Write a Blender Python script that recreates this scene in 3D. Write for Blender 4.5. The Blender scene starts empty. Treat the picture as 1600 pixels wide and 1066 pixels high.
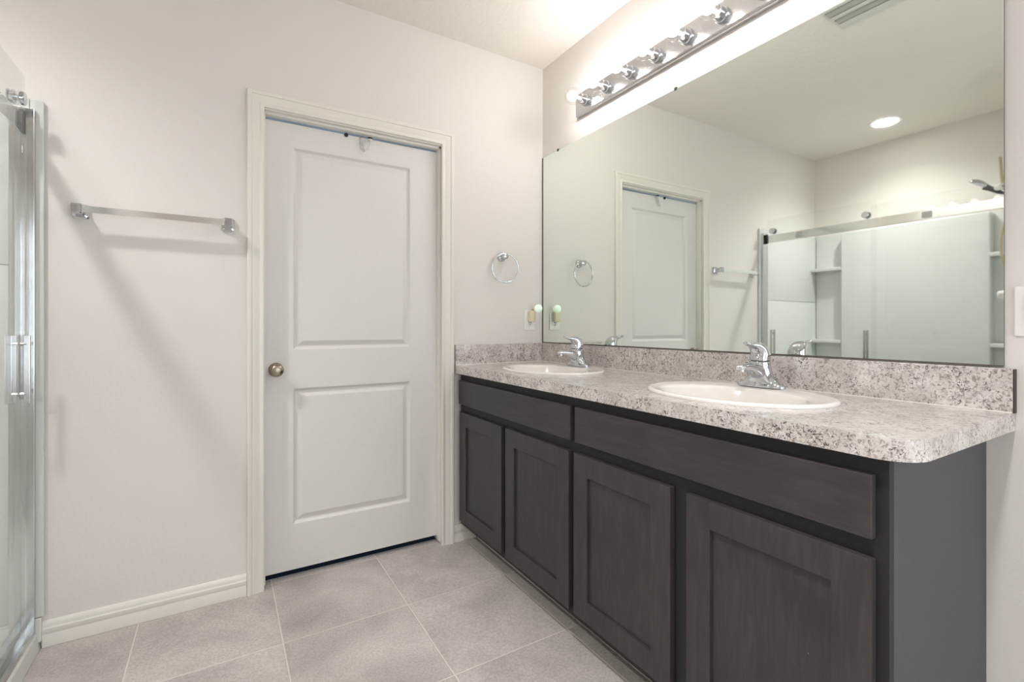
import bpy, bmesh, math, random
from mathutils import Vector, Matrix

random.seed(4)
PI = math.pi
scn = bpy.context.scene
COL = scn.collection

# ------------------------------------------------------------------ camera
H = 2.661                      # ceiling height
cam_d = bpy.data.cameras.new('camera')
cam = bpy.data.objects.new('camera', cam_d)
COL.objects.link(cam)
cam.location = (-1.6255, -2.3355, 1.1475)
cam.rotation_euler = (PI / 2, 0, -math.radians(31.166))
cam_d.sensor_width = 36.0
cam_d.lens = 750.19 / 1600 * 36.0
cam_d.shift_y = -(533 - 508.66) / 1600
cam_d.clip_start = 0.02
scn.camera = cam

# ------------------------------------------------------------------ view, world, daylight
scn.view_settings.view_transform = 'Standard'
scn.view_settings.look = 'None'
scn.view_settings.exposure = 0.07
scn.view_settings.gamma = 1.0
scn.view_settings.use_curve_mapping = False
scn.cycles.use_denoising = True
scn.cycles.max_bounces = 14
scn.cycles.diffuse_bounces = 7
scn.cycles.glossy_bounces = 8
scn.cycles.transparent_max_bounces = 24
scn.cycles.sample_clamp_indirect = 8.0
scn.cycles.use_guiding = True

BULB = 90.0        # vanity bulbs
SHOWER = 150.0        # recessed light over the shower, watts
ROOM_FILL = 165.0          # added ceiling fill over the open floor, watts
SKY = 4.8           # daylight through the window behind the camera

world = bpy.data.worlds.new('daylight')
scn.world = world
world.use_nodes = True
bg = world.node_tree.nodes['Background']
bg.inputs['Color'].default_value = (0.86, 0.93, 1.0, 1)
bg.inputs['Strength'].default_value = SKY

por_d = bpy.data.lights.new('window_daylight', 'AREA')
por_d.shape = 'RECTANGLE'
por_d.size = 1.4
por_d.size_y = 1.5
por_d.cycles.is_portal = True
por = bpy.data.objects.new('window_daylight', por_d)
COL.objects.link(por)
por.location = (-0.80, -3.74, 1.35)
por.rotation_euler = (PI / 2, 0, 0)      # faces +y, into the room


# ------------------------------------------------------------------ materials
def new_mat(name):
    m = bpy.data.materials.new(name)
    m.use_nodes = True
    nt = m.node_tree
    return m, nt, nt.nodes['Principled BSDF'], nt.nodes['Material Output']


def setp(b, color=None, rough=None, metal=None, spec=None, coat=None, coat_rough=None):
    if color is not None: b.inputs['Base Color'].default_value = (*color, 1)
    if rough is not None: b.inputs['Roughness'].default_value = rough
    if metal is not None: b.inputs['Metallic'].default_value = metal
    if spec is not None: b.inputs['Specular IOR Level'].default_value = spec
    if coat is not None: b.inputs['Coat Weight'].default_value = coat
    if coat_rough is not None: b.inputs['Coat Roughness'].default_value = coat_rough


def N(nt, typ, **kw):
    n = nt.nodes.new(typ)
    for k, v in kw.items():
        if k in n.inputs.keys():
            n.inputs[k].default_value = v
        else:
            setattr(n, k, v)
    return n


def coords(nt, scale=(1, 1, 1)):
    tc = N(nt, 'ShaderNodeTexCoord')
    mp = N(nt, 'ShaderNodeMapping')
    mp.inputs['Scale'].default_value = scale
    nt.links.new(tc.outputs['Object'], mp.inputs['Vector'])
    return mp.outputs['Vector']


def ramp(nt, fac, stops, interp='LINEAR'):
    r = N(nt, 'ShaderNodeValToRGB')
    cr = r.color_ramp
    cr.interpolation = interp
    while len(cr.elements) > 1:
        cr.elements.remove(cr.elements[-1])
    cr.elements[0].position = stops[0][0]
    c0 = stops[0][1]
    cr.elements[0].color = (*c0, 1) if len(c0) == 3 else c0
    for p, c in stops[1:]:
        e = cr.elements.new(p)
        e.color = (*c, 1) if len(c) == 3 else c
    nt.links.new(fac, r.inputs['Fac'])
    return r.outputs['Color']


def noise(nt, vec, scale, detail=4, rough=0.5, dist=0.0):
    n = N(nt, 'ShaderNodeTexNoise')
    n.inputs['Scale'].default_value = scale
    n.inputs['Detail'].default_value = detail
    n.inputs['Roughness'].default_value = rough
    n.inputs['Distortion'].default_value = dist
    nt.links.new(vec, n.inputs['Vector'])
    return n.outputs['Fac']


def mixc(nt, fac, a, b, mode='MIX'):
    m = N(nt, 'ShaderNodeMix')
    m.data_type = 'RGBA'
    m.blend_type = mode
    for sock, v in ((m.inputs[0], fac), (m.inputs[6], a), (m.inputs[7], b)):
        if isinstance(v, (int, float)):
            sock.default_value = v
        elif isinstance(v, tuple):
            sock.default_value = (*v, 1)
        else:
            nt.links.new(v, sock)
    return m.outputs[2]


def bump(nt, b, height, strength, dist):
    bp = N(nt, 'ShaderNodeBump')
    bp.inputs['Strength'].default_value = strength
    bp.inputs['Distance'].default_value = dist
    nt.links.new(height, bp.inputs['Height'])
    nt.links.new(bp.outputs['Normal'], b.inputs['Normal'])


def g(v):           # sRGB 0..255 -> linear
    return tuple(((c / 255 + 0.055) / 1.055) ** 2.4 if c / 255 > 0.04045 else c / 255 / 12.92 for c in v)


def m_wall():
    m, nt, b, o = new_mat('painted_drywall')
    setp(b, g((222, 217, 212)), 0.75, spec=0.25)
    v = coords(nt)
    h = noise(nt, v, 75, 5, 0.55)
    bump(nt, b, h, 0.32, 0.003)
    return m


def m_ceiling():
    m, nt, b, o = new_mat('textured_ceiling')
    setp(b, g((232, 227, 221)), 0.9, spec=0.15)
    v = coords(nt)
    n1 = noise(nt, v, 34, 5, 0.6, 0.4)
    h = ramp(nt, n1, [(0.42, (0, 0, 0)), (0.6, (1, 1, 1))])
    bump(nt, b, h, 0.30, 0.004)
    return m


def m_simple(name, col, rough=0.5, metal=0.0, spec=0.5, coat=None, grain=0.0):
    m, nt, b, o = new_mat(name)
    setp(b, g(col), rough, metal, spec, coat)
    v = coords(nt)
    n = noise(nt, v, 60, 3)
    c = ramp(nt, n, [(0.3, tuple(x * (1 - 0.02 - grain) for x in g(col))), (0.7, g(col))])
    nt.links.new(c, b.inputs['Base Color'])
    return m


def m_tile():
    m, nt, b, o = new_mat('grey_floor_tile')
    tc = N(nt, 'ShaderNodeTexCoord')
    sep = N(nt, 'ShaderNodeSeparateXYZ')
    nt.links.new(tc.outputs['Object'], sep.inputs[0])

    def M(op, a, bb=None):
        n = N(nt, 'ShaderNodeMath')
        n.operation = op
        for i, x in enumerate((a, bb)):
            if x is None: continue
            if isinstance(x, (int, float)): n.inputs[i].default_value = x
            else: nt.links.new(x, n.inputs[i])
        return n.outputs[0]

    P = 0.4635
    cells = []
    lines = []
    for ax, off in (('X', -0.508), ('Y', 0.036)):
        u = M('DIVIDE', M('SUBTRACT', sep.outputs[ax], off), P)
        fl = M('FLOOR', u)
        fr = M('SUBTRACT', u, fl)
        d = M('MINIMUM', fr, M('SUBTRACT', 1.0, fr))
        lines.append(d)
        cells.append(fl)
    dm = M('MULTIPLY', M('MINIMUM', lines[0], lines[1]), P)
    grout = M('LESS_THAN', dm, 0.0018)
    soft = ramp(nt, M('DIVIDE', dm, 0.006), [(0.25, (0, 0, 0)), (0.9, (1, 1, 1))])
    comb = N(nt, 'ShaderNodeCombineXYZ')
    nt.links.new(cells[0], comb.inputs[0])
    nt.links.new(cells[1], comb.inputs[1])
    wn = N(nt, 'ShaderNodeTexWhiteNoise')
    nt.links.new(comb.outputs[0], wn.inputs['Vector'])
    vadd = N(nt, 'ShaderNodeVectorMath')
    vadd.operation = 'ADD'
    vs = N(nt, 'ShaderNodeVectorMath')
    vs.operation = 'SCALE'
    vs.inputs['Scale'].default_value = 9.0
    nt.links.new(wn.outputs['Color'], vs.inputs[0])
    nt.links.new(tc.outputs['Object'], vadd.inputs[0])
    nt.links.new(vs.outputs[0], vadd.inputs[1])
    v = vadd.outputs[0]
    a = ramp(nt, noise(nt, v, 3.2, 6, 0.62, 0.5), [(0.3, g((168, 161, 157))), (0.52, g((188, 181, 176))), (0.72, g((203, 196, 191)))])
    fine = ramp(nt, noise(nt, v, 130, 4, 0.7), [(0.35, (0.74, 0.73, 0.72)), (0.65, (1.10, 1.10, 1.10))])
    c = mixc(nt, 0.85, a, fine, 'MULTIPLY')
    c = mixc(nt, grout, c, g((212, 201, 193)))
    nt.links.new(c, b.inputs['Base Color'])
    setp(b, rough=0.5, spec=0.35)
    bump(nt, b, soft, 0.5, 0.0015)
    return m


def m_wood(name, axis):
    m, nt, b, o = new_mat(name)
    sc = {'z': (9, 9, 1.1), 'y': (9, 1.1, 9)}[axis]
    v = coords(nt, sc)
    v2 = coords(nt, (1, 1, 1))
    n1 = noise(nt, v, 7.0, 7, 0.62, 0.9)
    c = ramp(nt, n1, [(0.28, g((51, 48, 49))), (0.5, g((58, 54, 55))), (0.72, g((67, 62, 62)))])
    n2 = noise(nt, v2, 4.5, 4, 0.6, 0.6)
    blot = ramp(nt, n2, [(0.3, (0.78, 0.79, 0.81)), (0.7, (1.18, 1.13, 1.12))])
    c = mixc(nt, 0.9, c, blot, 'MULTIPLY')
    # small pale nicks
    vr = N(nt, 'ShaderNodeTexVoronoi')
    vr.inputs['Scale'].default_value = 10
    nt.links.new(v2, vr.inputs['Vector'])
    nick = ramp(nt, vr.outputs['Distance'], [(0.012, (1, 1, 1)), (0.02, (0, 0, 0))])
    c = mixc(nt, nick, c, g((128, 120, 116)))
    nt.links.new(c, b.inputs['Base Color'])
    rr = ramp(nt, n2, [(0.3, (0.40,) * 3), (0.7, (0.52,) * 3)])
    nt.links.new(rr, b.inputs['Roughness'])
    setp(b, spec=0.45)
    bump(nt, b, n1, 0.06, 0.001)
    return m


def m_laminate():
    m, nt, b, o = new_mat('speckled_laminate')
    v = coords(nt)
    v2 = coords(nt, (1.0, 1.0, 1.0))
    base = ramp(nt, noise(nt, v, 14, 5, 0.6, 0.6), [(0.32, g((192, 182, 176))), (0.5, g((208, 200, 195))), (0.7, g((228, 223, 219)))])
    # mid-brown mottling
    n2 = noise(nt, v2, 105, 5, 0.70, 0.8)
    gate = ramp(nt, noise(nt, v, 13, 4, 0.6), [(0.32, (0.30,) * 3), (0.58, (1,) * 3)])
    mott = ramp(nt, n2, [(0.515, (0, 0, 0)), (0.585, (1, 1, 1))])
    f = mixc(nt, 1.0, mott, gate, 'MULTIPLY')
    c = mixc(nt, f, base, g((140, 124, 116)))
    # dark flecks
    n3 = noise(nt, v2, 150, 4, 0.62, 1.0)
    gate2 = ramp(nt, noise(nt, v, 19, 4, 0.65), [(0.46, (0.04,) * 3), (0.58, (1, 1, 1))])
    fl = ramp(nt, n3, [(0.535, (0, 0, 0)), (0.58, (1, 1, 1))])
    f2 = mixc(nt, 1.0, fl, gate2, 'MULTIPLY')
    c = mixc(nt, f2, c, g((70, 57, 53)))
    # white grains
    n4 = noise(nt, v2, 170, 3, 0.6)
    wg = ramp(nt, n4, [(0.60, (0, 0, 0)), (0.66, (0.6,) * 3)])
    c = mixc(nt, wg, c, g((228, 224, 219)))
    nt.links.new(c, b.inputs['Base Color'])
    setp(b, rough=0.3, spec=0.6, coat=1.0, coat_rough=0.2)
    b.inputs['Coat IOR'].default_value = 1.65
    return m


def m_metal(name, col, rough):
    m, nt, b, o = new_mat(name)
    setp(b, g(col), rough, 1.0)
    v = coords(nt)
    r = ramp(nt, noise(nt, v, 30, 2), [(0.3, (max(rough - 0.02, 0.02),) * 3), (0.7, (rough + 0.02,) * 3)])
    nt.links.new(r, b.inputs['Roughness'])
    return m


def m_glass(name, tint, ior=1.45, boost=1.0):
    m = bpy.data.materials.new(name)
    m.use_nodes = True
    nt = m.node_tree
    nt.nodes.clear()
    o = N(nt, 'ShaderNodeOutputMaterial')
    tr = N(nt, 'ShaderNodeBsdfTransparent')
    tr.inputs['Color'].default_value = (*tint, 1)
    gl = N(nt, 'ShaderNodeBsdfGlossy')
    gl.inputs['Roughness'].default_value = 0.0
    fr = N(nt, 'ShaderNodeFresnel')
    # same reflectance from both sides of the thin sheet
    ge = N(nt, 'ShaderNodeNewGeometry')
    mi = N(nt, 'ShaderNodeMix')
    mi.inputs[2].default_value = ior
    mi.inputs[3].default_value = 1.0 / ior
    nt.links.new(ge.outputs['Backfacing'], mi.inputs[0])
    nt.links.new(mi.outputs[0], fr.inputs['IOR'])
    mu = N(nt, 'ShaderNodeMath')
    mu.operation = 'MULTIPLY'
    mu.inputs[1].default_value = boost
    mx = N(nt, 'ShaderNodeMixShader')
    nt.links.new(fr.outputs[0], mu.inputs[0])
    nt.links.new(mu.outputs[0], mx.inputs[0])
    nt.links.new(tr.outputs[0], mx.inputs[1])
    nt.links.new(gl.outputs[0], mx.inputs[2])
    nt.links.new(mx.outputs[0], o.inputs['Surface'])
    return m


def m_emit(name, col, strength):
    m = bpy.data.materials.new(name)
    m.use_nodes = True
    nt = m.node_tree
    nt.nodes.clear()
    o = N(nt, 'ShaderNodeOutputMaterial')
    e = N(nt, 'ShaderNodeEmission')
    e.inputs['Color'].default_value = (*col, 1)
    e.inputs['Strength'].default_value = strength
    nt.links.new(e.outputs[0], o.inputs['Surface'])
    return m


MAT = {
    'wall': m_wall(),
    'ceiling': m_ceiling(),
    'tile': m_tile(),
    'trim': m_simple('white_semi_gloss_trim', (226, 222, 214), 0.38, spec=0.45),
    'door': m_simple('white_door_paint', (222, 219, 215), 0.45, spec=0.4),
    'wood_v': m_wood('espresso_wood_vertical', 'z'),
    'wood_h': m_wood('espresso_wood_horizontal', 'y'),
    'frame': m_simple('espresso_frame_stain', (44, 43, 45), 0.5, spec=0.3, grain=0.1),
    'endpanel': m_simple('grey_brown_end_panel', (78, 77, 81), 0.5, spec=0.4, grain=0.06),
    'kick': m_simple('dark_toe_board', (44, 43, 43), 0.6, grain=0.1),
    'caulk': m_simple('white_caulk', (225, 220, 212), 0.6),
    'laminate': m_laminate(),
    'porcelain': m_simple('white_porcelain', (232, 227, 222), 0.12, spec=0.5, coat=0.3),
    'acrylic': m_simple('white_acrylic', (214, 216, 213), 0.14, spec=0.5),
    'chrome': m_metal('polished_chrome', (206, 208, 212), 0.06),
    'chrome_soft': m_metal('brushed_chrome', (205, 205, 205), 0.16),
    'rail': m_metal('bright_aluminium_rail', (240, 240, 238), 0.14),
    'nickel': m_metal('satin_nickel', (168, 156, 142), 0.3),
    'mirror': m_metal('mirror_silver', (241, 247, 242), 0.0),
    'dark': m_simple('black_rubber', (22, 22, 22), 0.5),
    'edge': m_simple('dark_mirror_edge', (96, 89, 76), 0.5),
    'glass': m_glass('clear_shower_glass', (0.986, 0.991, 0.988)),
    'bulb': m_glass('clear_bulb_glass', (0.985, 0.985, 0.985), 1.4),
    'pane': m_glass('window_pane', (0.98, 0.99, 0.985)),
    'filament': m_emit('glowing_filament', (1.0, 0.96, 0.93), BULB * 0.77),
    'lens': m_emit('lit_lens', (1.0, 0.98, 0.95), 34.0),
    'white_plastic': m_simple('white_plastic', (236, 233, 230), 0.35),
    'cream': m_simple('cream_plastic', (222, 211, 180), 0.4),
    'slot': m_simple('dark_slot', (60, 52, 48), 0.6),
    'vent': m_simple('white_enamel_vent', (214, 212, 206), 0.45),
    'clear_hook': m_simple('translucent_white_hook', (214, 214, 210), 0.3),
    'tan': m_simple('tan_plastic', (196, 180, 150), 0.5),
    'navy': m_simple('navy_carpet', (18, 24, 40), 0.9),
    'closet': m_simple('daylight_tinted_wall', (165, 190, 212), 0.8),  # blue of the daylight beyond the door is mixed into this colour
    'ceramic': m_simple('sticker_grey', (190, 192, 190), 0.5),
}
# faint green night-light globe
_m, _nt, _b, _o = new_mat('night_light_globe')
setp(_b, g((226, 240, 226)), 0.35)
_b.inputs['Emission Color'].default_value = (*g((215, 245, 225)), 1)
_b.inputs['Emission Strength'].default_value = 0.35
MAT['globe'] = _m


# ------------------------------------------------------------------ mesh helpers
def add_box(bm, x0, x1, y0, y1, z0, z1, bev=0.0, seg=2):
    r = bmesh.ops.create_cube(bm, size=1.0)
    vs = r['verts']
    for v in vs:
        v.co = Vector(((x0 + x1) / 2 + v.co.x * (x1 - x0), (y0 + y1) / 2 + v.co.y * (y1 - y0), (z0 + z1) / 2 + v.co.z * (z1 - z0)))
    if bev > 0:
        es = list({e for v in vs for e in v.link_edges})
        bmesh.ops.bevel(bm, geom=es, offset=bev, segments=seg, profile=0.6, affect='EDGES')
    return bm


def box(*a, **k):
    return add_box(bmesh.new(), *a, **k)


def frame_of(d):
    d = Vector(d).normalized()
    up = Vector((0, 0, 1)) if abs(d.z) < 0.95 else Vector((1, 0, 0))
    u = d.cross(up).normalized()
    w = u.cross(d).normalized()
    return u, w


def add_loft(bm, rings, cap0=True, cap1=True, closed=True):
    """rings: lists of Vectors of equal length"""
    R = [[bm.verts.new(p) for p in r] for r in rings]
    n = len(R[0])
    for a, b in zip(R[:-1], R[1:]):
        for i in range(n if closed else n - 1):
            j = (i + 1) % n
            bm.faces.new((a[i], a[j], b[j], b[i]))
    if cap0: bm.faces.new(list(reversed(R[0])))
    if cap1: bm.faces.new(R[-1])
    return bm


def add_tube(bm, pts, r, n=12, caps=True):
    pts = [Vector(p) for p in pts]
    rings = []
    u = None
    for i, p in enumerate(pts):
        d = (pts[min(i + 1, len(pts) - 1)] - pts[max(i - 1, 0)]).normalized()
        if u is None:
            u, w = frame_of(d)
        else:
            u = (u - d * u.dot(d)).normalized()
            w = d.cross(u).normalized()
        rr = r[i] if isinstance(r, (list, tuple)) else r
        rings.append([p + (u * math.cos(2 * PI * k / n) + w * math.sin(2 * PI * k / n)) * rr for k in range(n)])
    return add_loft(bm, rings, caps, caps)


def add_lathe(bm, prof, origin=(0, 0, 0), axis=(0, 0, 1), n=32, cap0=True, cap1=True):
    """prof: (radius, height along axis)"""
    o = Vector(origin)
    ax = Vector(axis).normalized()
    u, w = frame_of(ax)
    rings = [[o + ax * h + (u * math.cos(2 * PI * k / n) + w * math.sin(2 * PI * k / n)) * max(r, 1e-5) for k in range(n)] for r, h in prof]
    return add_loft(bm, rings, cap0, cap1)


def add_torus(bm, c, R, r, normal=(0, 1, 0), n=56, m=10):
    c = Vector(c)
    nn = Vector(normal).normalized()
    u, w = frame_of(nn)
    rings = []
    for k in range(n):
        a = 2 * PI * k / n
        d = u * math.cos(a) + w * math.sin(a)
        rings.append([c + d * (R + r * math.cos(2 * PI * q / m)) + nn * r * math.sin(2 * PI * q / m) for q in range(m)])
    V = [[bm.verts.new(p) for p in ring] for ring in rings]
    for i in range(n):
        a, b = V[i], V[(i + 1) % n]
        for q in range(m):
            bm.faces.new((a[q], a[(q + 1) % m], b[(q + 1) % m], b[q]))
    return bm


def add_sphere(bm, c, r, sx=1, sy=1, sz=1, u=24, v=16):
    res = bmesh.ops.create_uvsphere(bm, u_segments=u, v_segments=v, radius=r)
    for q in res['verts']:
        q.co = Vector((q.co.x * sx, q.co.y * sy, q.co.z * sz)) + Vector(c)
    return bm


def world_of(o):
    p = Vector(o.location)
    while o.parent:
        o = o.parent
        p += Vector(o.location)
    return p


def obj(name, bm, mat, parent=None, origin=None, smooth=False):
    """one mesh object; vertices are given in world space"""
    bmesh.ops.recalc_face_normals(bm, faces=bm.faces)
    me = bpy.data.meshes.new(name)
    org = Vector(origin) if origin is not None else (world_of(parent) if parent else Vector((0, 0, 0)))
    bmesh.ops.translate(bm, verts=bm.verts, vec=-org)
    bm.to_mesh(me)
    bm.free()
    mats = mat if isinstance(mat, (list, tuple)) else [mat]
    for q in mats:
        me.materials.append(MAT[q])
    if smooth:
        me.shade_smooth()
        try:
            me.set_sharp_from_angle(angle=math.radians(40 if smooth is True else smooth))
        except Exception:
            pass
    o = bpy.data.objects.new(name, me)
    COL.objects.link(o)
    if parent:
        o.parent = parent
        o.location = org - world_of(parent)
    else:
        o.location = org
    return o


def thing(name, label, cat, loc, group=None):
    o = bpy.data.objects.new(name, None)
    o.empty_display_size = 0.05
    COL.objects.link(o)
    o.location = loc
    o['label'] = label
    o['category'] = cat
    if group: o['group'] = group
    return o


def tag(o, label, cat, group=None):
    o['label'] = label
    o['category'] = cat
    if group: o['group'] = group
    return o


def struct(name, bm, mat, label=None, cat=None, origin=None, smooth=False):
    o = obj(name, bm, mat, None, origin, smooth)
    o['kind'] = 'structure'
    if label: o['label'] = label
    if cat: o['category'] = cat
    return o


def dup(o, parent=None):
    c = o.copy()
    COL.objects.link(c)
    if parent: c.parent = parent
    for ch in o.children:
        dup(ch, c)
    return c


# ------------------------------------------------------------------ room shell
XW = -3.05          # wall behind the shower
YA = -1.52          # end of the shower alcove
YR = -3.70          # wall behind the camera
T = 0.11
# floor, with the tile running under the door
bm = bmesh.new()
add_box(bm, XW - T, T, YR - T, 0.085, -0.08, 0.0)
struct('floor', bm, 'tile', 'grey square floor tiles with pale grout', 'floor')
struct('ceiling', box(XW - T, T, YR - T, 0.0, H, H + 0.1), 'ceiling', 'white textured ceiling', 'ceiling')

# door wall with the opening
DL, DR, DT = -1.487, -0.625, 2.103
bm = bmesh.new()
add_box(bm, XW - T, DL, 0, T, 0, H + 0.1)
add_box(bm, DR, T, 0, T, 0, H + 0.1)
add_box(bm, DL, DR, 0, T, DT, H + 0.1)
struct('wall_north', bm, 'wall', 'off white wall holding the white door', 'wall')
struct('wall_east', box(0, T, YR - T, 0, 0, H), 'wall', 'off white wall behind mirror and vanity', 'wall')
struct('wall_west', box(XW - T, XW, YA - T, 0, 0, H), 'wall', 'off white wall behind the shower', 'wall')
bm = bmesh.new()
add_box(bm, XW - T, -2.19, YA - T, YA, 0, H)
add_box(bm, -2.30, -2.19, YR, YA - T, 0, H)
struct('wall_alcove', bm, 'wall', 'off white wall closing the end of the shower', 'wall')
# rear wall with a window
WX0, WX1, WZ0, WZ1 = -1.50, -0.10, 0.60, 2.10
bm = bmesh.new()
add_box(bm, -2.30, WX0, YR - T, YR, 0, H)
add_box(bm, WX1, T, YR - T, YR, 0, H)
add_box(bm, WX0, WX1, YR - T, YR, 0, WZ0)
add_box(bm, WX0, WX1, YR - T, YR, WZ1, H)
struct('wall_south', bm, 'wall', 'off white wall with the window', 'wall')
bm = bmesh.new()
w = 0.045
add_box(bm, WX0, WX0 + w, YR - 0.08, YR - 0.03, WZ0, WZ1, 0.003)
add_box(bm, WX1 - w, WX1, YR - 0.08, YR - 0.03, WZ0, WZ1, 0.003)
add_box(bm, WX0 + w, WX1 - w, YR - 0.08, YR - 0.03, WZ0, WZ0 + w, 0.003)
add_box(bm, WX0 + w, WX1 - w, YR - 0.08, YR - 0.03, WZ1 - w, WZ1, 0.003)
add_box(bm, WX0 + w, WX1 - w, YR - 0.075, YR - 0.035, 1.33, 1.37, 0.003)
win = struct('window_1', bm, 'trim', 'white framed window in the rear wall', 'window')
obj('pane', box(WX0 + w, WX1 - w, YR - 0.057, YR - 0.053, WZ0 + w, WZ1 - w), 'pane', win)

# closet beyond the door
bm = bmesh.new()
add_box(bm, -1.7, -0.4, 0.085, 1.0, -0.08, -0.002)
struct('floor_closet', bm, 'navy', 'dark navy floor seen under the door', 'floor')
bm = bmesh.new()
add_box(bm, -1.72, -1.70, T, 1.0, 0, 2.5)
add_box(bm, -0.40, -0.38, T, 1.0, 0, 2.5)
add_box(bm, -1.72, -0.38, 1.0, 1.02, 0, 2.5)
add_box(bm, -1.72, -0.38, T, 1.02, 2.5, 2.52)
struct('wall_closet', bm, 'closet', 'wall beyond the door with blue daylight put into its colour', 'wall')
cl_d = bpy.data.lights.new('closet_daylight_fill', 'POINT')  # added bluish fill, standing in for daylight beyond the door
cl_d.energy = 9
cl_d.color = (0.78, 0.89, 1.0)
cl_d.shadow_soft_size = 0.05
cl = bpy.data.objects.new('closet_daylight_fill', cl_d)
COL.objects.link(cl)
cl.location = (-1.15, 0.55, 2.35)

# ------------------------------------------------------------------ door casing and jamb
CL, CR, CT = -1.468, -0.644, 2.091
prof = [(0.0, 0.0), (0.0, 0.008), (0.003, 0.0105), (0.010, 0.0115), (0.014, 0.0105), (0.017, 0.0085), (0.020, 0.0085),
        (0.026, 0.0105), (0.036, 0.013), (0.044, 0.0145), (0.047, 0.0145), (0.048, 0.0175), (0.052, 0.0195), (0.061, 0.0195),
        (0.065, 0.017), (0.066, 0.0)]
bm = bmesh.new()
cols = []
for u, t in prof:
    cols.append([bm.verts.new(p) for p in ((CL - u, -t, 0), (CL - u, -t, CT + u), (CR + u, -t, CT + u), (CR + u, -t, 0))])
for a, b in zip(cols[:-1], cols[1:]):
    for i in range(3):
        bm.faces.new((a[i], a[i + 1], b[i + 1], b[i]))
for i in range(3):
    bm.faces.new((cols[-1][i], cols[-1][i + 1], cols[0][i + 1], cols[0][i]))
bm.faces.new([c[0] for c in cols])
bm.faces.new([c[3] for c in reversed(cols)])
struct('trim_1', bm, 'trim', 'white moulded casing around the door', 'door casing', smooth=28)
bm = bmesh.new()
JL, JR, JT = -1.473, -0.639, 2.0855
add_box(bm, DL, JL, 0.0005, T, 0, JT)
add_box(bm, JR, DR, 0.0005, T, 0, JT)
add_box(bm, DL, DR, 0.0005, T, JT, DT)
add_box(bm, JL, JL + 0.011, 0.018, 0.053, 0.012, JT, 0.0015)
add_box(bm, JR - 0.011, JR, 0.018, 0.053, 0.012, JT, 0.0015)
add_box(bm, JL, JR, 0.018, 0.053, JT - 0.011, JT, 0.0015)
struct('trim_2', bm, 'trim', 'white door jamb with its stop', 'door jamb')

# ------------------------------------------------------------------ door leaf
SY = 0.055
sx0, sx1, sz0, sz1 = -1.470, -0.642, 0.034, 2.066
px0, px1 = -1.346, -0.793
panels = [(0.240, 0.860), (1.037, 1.959)]
bm = bmesh.new()
xs = [sx0, px0, px1, sx1]
zs = [sz0, panels[0][0], panels[0][1], panels[1][0], panels[1][1], sz1]
grid = [[bm.verts.new((x, SY, z)) for x in xs] for z in zs]
for i in range(5):
    for j in range(3):
        if j == 1 and i in (1, 3): continue
        bm.faces.new((grid[i][j], grid[i][j + 1], grid[i + 1][j + 1], grid[i + 1][j]))
steps = [(0.003, 0.002), (0.009, 0.0115), (0.013, 0.0145), (0.018, 0.0140), (0.036, 0.0045), (0.040, 0.0030)]
for i, (za, zb) in ((1, panels[0]), (3, panels[1])):
    prev = [grid[i][1], grid[i][2], grid[i + 1][2], grid[i + 1][1]]
    for ins, dep in steps:
        cur = [bm.verts.new((x, SY + dep, z)) for x, z in ((px0 + ins, za + ins), (px1 - ins, za + ins), (px1 - ins, zb - ins), (px0 + ins, zb - ins))]
        for k in range(4):
            bm.faces.new((prev[k], prev[(k + 1) % 4], cur[(k + 1) % 4], cur[k]))
        prev = cur
    bm.faces.new(prev)
back = [bm.verts.new(p) for p in ((sx0, SY + 0.035, sz0), (sx1, SY + 0.035, sz0), (sx1, SY + 0.035, sz1), (sx0, SY + 0.035, sz1))]
bm.faces.new(back)
fl = [grid[0][k] for k in range(4)]
bm.faces.new([*fl, back[1], back[0]])
ft = [grid[5][k] for k in range(4)]
bm.faces.new([*reversed(ft), back[3], back[2]])
bm.faces.new([*[grid[k][0] for k in range(6)], back[3], back[0]])
bm.faces.new([*[grid[k][3] for k in range(6)], back[2], back[1]])
door = struct('door_1', bm, 'door', 'white two panel interior door with a satin nickel knob', 'door', origin=(-1.056, SY, sz0))
# the leaf hangs a touch out of square: its free side sits a little lower
KX, KZ = -1.417, 0.949
bm = bmesh.new()
add_lathe(bm, [(0.031, 0.0), (0.031, 0.003), (0.027, 0.008), (0.015, 0.012), (0.0125, 0.018), (0.0125, 0.030), (0.017, 0.034), (0.024, 0.039),
               (0.0275, 0.046), (0.028, 0.053), (0.0265, 0.060), (0.022, 0.0655), (0.014, 0.0685), (0.006, 0.0695), (0.0, 0.0697)],
          (KX, SY, KZ), (0, -1, 0), 40)
knob = obj('door_knob', bm, 'nickel', door, origin=(KX, SY, KZ), smooth=True)
knob['label'] = 'satin nickel round door knob'

# ------------------------------------------------------------------ baseboards
bprof = [(0, 0), (0.0135, 0), (0.0135, 0.040), (0.0120, 0.044), (0.0120, 0.047), (0.0135, 0.050), (0.0135, 0.064), (0.0115, 0.067),
         (0.0105, 0.070), (0.0105, 0.073), (0.0095, 0.080), (0.0065, 0.087), (0.004, 0.0905), (0, 0.0905)]


def baseboard(name, p0, p1, nrm, label):
    bm = bmesh.new()
    p0, p1, nrm = Vector(p0), Vector(p1), Vector(nrm)
    add_loft(bm, [[p + nrm * t + Vector((0, 0, z + 0.001)) for t, z in bprof] for p in (p0, p1)])
    return struct(name, bm, 'trim', label, 'baseboard', smooth=30)


baseboard('baseboard_north', (-2.172, 0, 0), (CL - 0.0665, 0, 0), (0, -1, 0), 'white moulded baseboard between shower and door')
baseboard('baseboard_corner', (CR + 0.0665, 0, 0), (-0.446, 0, 0), (0, -1, 0), 'short white baseboard between door casing and vanity')
baseboard('baseboard_east', (0, -1.929, 0), (0, YR, 0), (-1, 0, 0), 'white baseboard beyond the vanity')

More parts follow.
